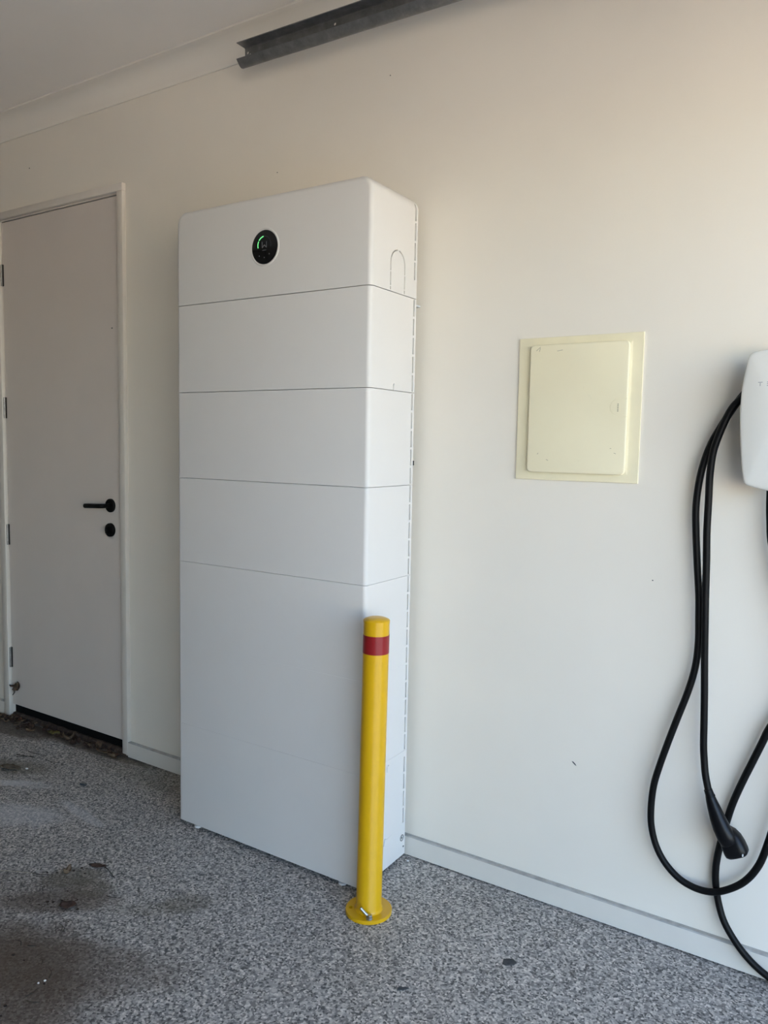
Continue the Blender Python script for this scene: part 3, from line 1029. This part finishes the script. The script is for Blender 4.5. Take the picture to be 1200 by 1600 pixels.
# ------------------------------------------------------------------ leaves, twigs, chips on the floor
def leaf_mesh(name, L, W, curl=0.3, fold=0.15, seg=7):
    bm = bmesh.new()
    rows = []
    for i in range(seg + 1):
        t = i / seg
        wd = W * (math.sin(math.pi * min(1, t * 0.94 + 0.05)) ** 0.8) * 0.5 + 0.0004
        z = curl * L * (t - 0.5) ** 2 * 2
        row = []
        for k in (-1, -0.5, 0, 0.5, 1):
            row.append((L * (t - 0.5), k * wd, z + fold * abs(k) * W * random.uniform(0.6, 1.3)))
        rows.append(row)
    zmin = min(p[2] for r in rows for p in r)
    top = [[bm.verts.new((p[0], p[1], p[2] - zmin + 0.0009)) for p in r] for r in rows]
    bot = [[bm.verts.new((p[0], p[1], p[2] - zmin)) for p in r] for r in rows]
    for i in range(seg):
        for k in range(4):
            bm.faces.new((top[i][k], top[i + 1][k], top[i + 1][k + 1], top[i][k + 1]))
            bm.faces.new((bot[i][k], bot[i][k + 1], bot[i + 1][k + 1], bot[i + 1][k]))
        for k in (0, 4):
            bm.faces.new((top[i][k], bot[i][k], bot[i + 1][k], top[i + 1][k]))
    for i in (0, seg):
        for k in range(4):
            bm.faces.new((top[i][k], top[i][k + 1], bot[i][k + 1], bot[i][k]))
    bmesh.ops.recalc_face_normals(bm, faces=bm.faces)
    me = bpy.data.meshes.new(name)
    bm.to_mesh(me); bm.free()
    for p in me.polygons: p.use_smooth = True
    return me


leaf_meshes = []
for k in range(5):
    for mt in ('leaf_brown', 'leaf_tan'):
        me = leaf_mesh('dead_leaf', random.uniform(0.035, 0.06), random.uniform(0.014, 0.026), random.uniform(-0.1, 0.5), random.uniform(0.05, 0.4))
        me.materials.append(M[mt])
        leaf_meshes.append(me)

def litter(x, y, z, rz, me=None, tilt=0.25, label=None, group=None, name='dead_leaf'):
    me = me or random.choice(leaf_meshes)
    o = bpy.data.objects.new(name, me)
    COL.objects.link(o)
    o.rotation_euler = (random.uniform(-tilt, tilt), random.uniform(-tilt, tilt), rz)
    bpy.context.view_layer.update()
    mw = o.rotation_euler.to_matrix()
    low = min((mw @ v.co).z for v in me.vertices)
    o.location = (x, y, z - low)
    if label is None:
        tone = 'pale tan' if me.materials[0].name.endswith('tan') else 'dark brown'
        where = 'hinge end' if x < -1.17 else ('middle' if x < -0.9 else 'handle end')
        label = 'small curled %s dead leaf lying at the %s of the door threshold' % (tone, where)
        group = '%s leaves at the %s of the threshold' % (tone, where)
    return tag(o, label, 'leaf', group)

for k in range(46):
    t = random.random()
    x = -1.43 + 0.80 * t
    litter(x, -0.012 - abs(random.gauss(0, 0.016)) - 0.018 * (random.random() < 0.25), 0.0005 + random.choice((0, 0, 0.003)), random.uniform(-0.7, 0.7) + (math.pi if random.random() < .5 else 0))
for k in range(14):
    litter(random.uniform(-1.47, -1.18), random.uniform(-0.11, -0.03), 0.0005, random.uniform(0, 6.3))
me = leaf_mesh('olive_leaf', 0.070, 0.040, 0.12, 0.30); me.materials.append(M['leaf_olive'])
litter(-1.065, -0.036, 0.001, 0.15, me, 0.1, 'yellowish olive leaf by the middle of the door threshold', None, 'olive_leaf')
me = leaf_mesh('tan_leaf', 0.050, 0.030, 0.9, 0.5); me.materials.append(M['leaf_tan'])
litter(-0.955, -0.040, 0.001, 1.2, me, 0.1, 'upright curled tan leaf right of the olive leaf', None, 'tan_leaf')
me = leaf_mesh('leaf_litter_scrap', 0.05, 0.030, 0.08, 0.25); me.materials.append(M['leaf_brown'])
litter(0.118, -0.799, 0.001, 0.5, me, 0.1, 'brown crumpled leaf in the soil stain left of the tower', None, 'brown_leaf')
me = leaf_mesh('dark_leaf', 0.056, 0.020, 0.06, 0.2); me.materials.append(M['leaf_brown'])
litter(0.010, -0.620, 0.001, 0.45, me, 0.08, 'thin dark dead leaf with long stalk on the bare floor', None, 'dark_leaf')
me = leaf_mesh('folded_leaf', 0.030, 0.020, 0.7, 0.6); me.materials.append(M['leaf_tan'])
litter(-0.03, -0.695, 0.001, 1.7, me, 0.1, 'small folded tan leaf above the brown crumpled leaf', None, 'folded_leaf')
me = leaf_mesh('black_scrap', 0.026, 0.012, 0.3, 0.4); me.materials.append(M['mark'])
litter(-0.514, -0.288, 0.0005, 0.6, me, 0.05, 'small black scrap alone on the floor before the skirting', None, 'black_scrap')
me = leaf_mesh('flat_leaf', 0.095, 0.040, 0.04, 0.22); me.materials.append(simple('flat_leaf_brown', (0.115, 0.085, 0.055, 1), 0.8, var=0.4, nscale=40))
litter(-0.88, -0.355, 0.001, 0.3, me, 0.03, 'large flat brown leaf at the left edge of the floor', None, 'flat_leaf')
# grey scrap and dark sliver on the right
bm = bmesh.new()
prism(bm, [(-0.018, -0.010), (-0.010, -0.0150), (0.012, -0.0125), (0.020, -0.003), (0.012, 0.011), (-0.012, 0.010)], 'z', 0.0, 0.0014)
tag(obj('leaf_fragment', bm, 'leaf_grey', loc=(1.253, -0.312, 0.0004), smooth=0), 'flat grey leaf fragment on the floor right of the bollard', 'leaf').rotation_euler = (0, 0, 0.55)
bm = bmesh.new()
prism(bm, [(-0.014, -0.004), (0.0, -0.0065), (0.016, 0.000), (0.006, 0.0045), (-0.010, 0.003)], 'z', 0.0, 0.0016)
tag(obj('dark_sliver', bm, 'mark', loc=(1.077, -0.550, 0.0004), smooth=0), 'thin black sliver on the floor in front of the bollard', 'scrap').rotation_euler = (0, 0, 0.62)

def chip(x, y, s, label, group=None):
    bm = bmesh.new()
    bmesh.ops.create_icosphere(bm, subdivisions=1, radius=s)
    for v in bm.verts:
        v.co = Vector((v.co.x * random.uniform(.8, 1.4), v.co.y * random.uniform(.7, 1.1), v.co.z * 0.6))
    z = -min(v.co.z for v in bm.verts)
    tag(obj('white_chip', bm, 'chip_white', loc=(x, y, z), smooth=0), label, 'chip', group)

chip(0.790, -0.045, 0.0045, 'tiny white chip on the floor behind the tower corner')
chip(0.332, -1.033, 0.0030, 'tiny white chip on the dark soil, left one of two')
chip(0.338, -1.019, 0.0034, 'tiny white chip on the dark soil, right one of two')
chip(-0.825, -0.322, 0.0060, 'white chip beside the large flat leaf')
chip(-0.045, -0.690, 0.0030, 'tiny white chip on the small folded tan leaf stain')

def twig(pts, r, label, mat='twig', group=None):
    bm = bmesh.new()
    c = catmull(pts, 5)
    n = len(c)
    tube(bm, c, [r * (1 - 0.5 * i / n) for i in range(n)], 6)
    tag(obj('twig', bm, mat), label, 'twig', group)

twig([(0.035, -0.612, 0.003), (0.06, -0.618, 0.006), (0.085, -0.625, 0.003), (0.108, -0.632, 0.002)], 0.0016, 'thin bent stalk trailing from the thin dark leaf')
twig([(-0.98, -0.215, 0.002), (-0.945, -0.215, 0.004), (-0.905, -0.205, 0.002)], 0.0016, 'short dark twig near the door, upper of the group', group=None)
twig([(-0.99, -0.262, 0.002), (-0.95, -0.258, 0.006), (-0.90, -0.235, 0.002)], 0.0020, 'dark forked twig lying on the floor before the door', group=None)
twig([(-0.97, -0.275, 0.003), (-0.93, -0.250, 0.005), (-0.91, -0.225, 0.003)], 0.0014, 'thin dark twig crossing the forked twig', group=None)
twig([(-0.84, -0.225, 0.002), (-0.80, -0.222, 0.003), (-0.755, -0.205, 0.002)], 0.0012, 'fine dark twig in the middle of the left floor', group=None)
twig([(-0.25, -0.83, 0.001), (-0.19, -0.79, 0.003), (-0.12, -0.755, 0.001)], 0.0010, 'pale straw stalk at the left edge of the floor', 'straw')
twig([(-0.12, -0.755, 0.0015), (-0.09, -0.745, 0.003), (-0.06, -0.725, 0.0015)], 0.0013, 'dark stalk end continuing the pale straw')
PATCH = ('small soil stain around the brown crumpled leaf', 'large soil stain at the bottom left corner')
for k in range(26):
    a = random.uniform(0, 3.1)
    x, y = random.gauss(0.08, 0.10), random.gauss(-0.83, 0.06)
    if k > 13: x, y = random.uniform(-0.05, 0.45), random.uniform(-1.15, -0.95)
    l = random.uniform(0.008, 0.022)
    twig([(x, y, 0.0015), (x + l * math.cos(a), y + l * math.sin(a), 0.003), (x + 2 * l * math.cos(a + .3), y + 2 * l * math.sin(a + .3), 0.0012)], random.uniform(0.0008, 0.0014), 'short dark plant fibre in the %s' % (PATCH[0] if k <= 13 else PATCH[1]), group='plant fibres in the %s' % (PATCH[0] if k <= 13 else PATCH[1]))

def clod(x, y, s, label, group):
    bm = bmesh.new()
    bmesh.ops.create_icosphere(bm, subdivisions=2, radius=s)
    for v in bm.verts:
        k = random.uniform(0.75, 1.2)
        v.co = Vector((v.co.x * k * 1.3, v.co.y * k, v.co.z * k * 0.45))
    z = -min(v.co.z for v in bm.verts) - 0.0002
    tag(obj('soil_clod', bm, 'soil', loc=(x, y, z)), label, 'soil', group)

for k in range(30):
    if k < 12: x, y = random.gauss(0.10, 0.05), random.gauss(-0.80, 0.03)
    elif k < 18: x, y = random.gauss(-0.02, 0.03), random.gauss(-0.69, 0.03)
    else: x, y = random.uniform(0.0, 0.40), random.uniform(-1.20, -1.0)
    w_ = PATCH[0] if k < 12 else ('greenish stain around the small folded tan leaf' if k < 18 else PATCH[1])
    clod(x, y, random.uniform(0.002, 0.0042), 'small dark soil crumb in the %s' % w_, 'soil crumbs in the %s' % w_)

# dry leaf cluster caught in cobweb by the lowest hinge
cl = empty('caught_leaf', (-1.405, -0.002, 0.150), 'dry leaf scrap caught in cobweb near the bottom door hinge', 'leaf')
for k, (dx, dz, L, W, ry, mt) in enumerate(((0.020, 0.004, 0.040, 0.026, -0.9, 'leaf_tan'), (0.034, 0.010, 0.034, 0.016, -1.5, 'leaf_brown'), (0.004, 0.004, 0.030, 0.009, -0.1, 'leaf_brown'), (0.006, -0.018, 0.026, 0.007, -1.3, 'mark'), (-0.016, 0.002, 0.012, 0.006, 0.5, 'mark'))):
    me = leaf_mesh('leaf_scrap', L, W, 0.4, 0.3); me.materials.append(M[mt])
    o = bpy.data.objects.new('leaf_scrap', me); COL.objects.link(o)
    o.parent = cl
    o.location = (dx * 1.25, -0.004 - 0.002 * k, dz * 1.25)
    o.scale = (1.3, 1.3, 1.3)
    o.rotation_euler = (math.radians(80), ry, 0)
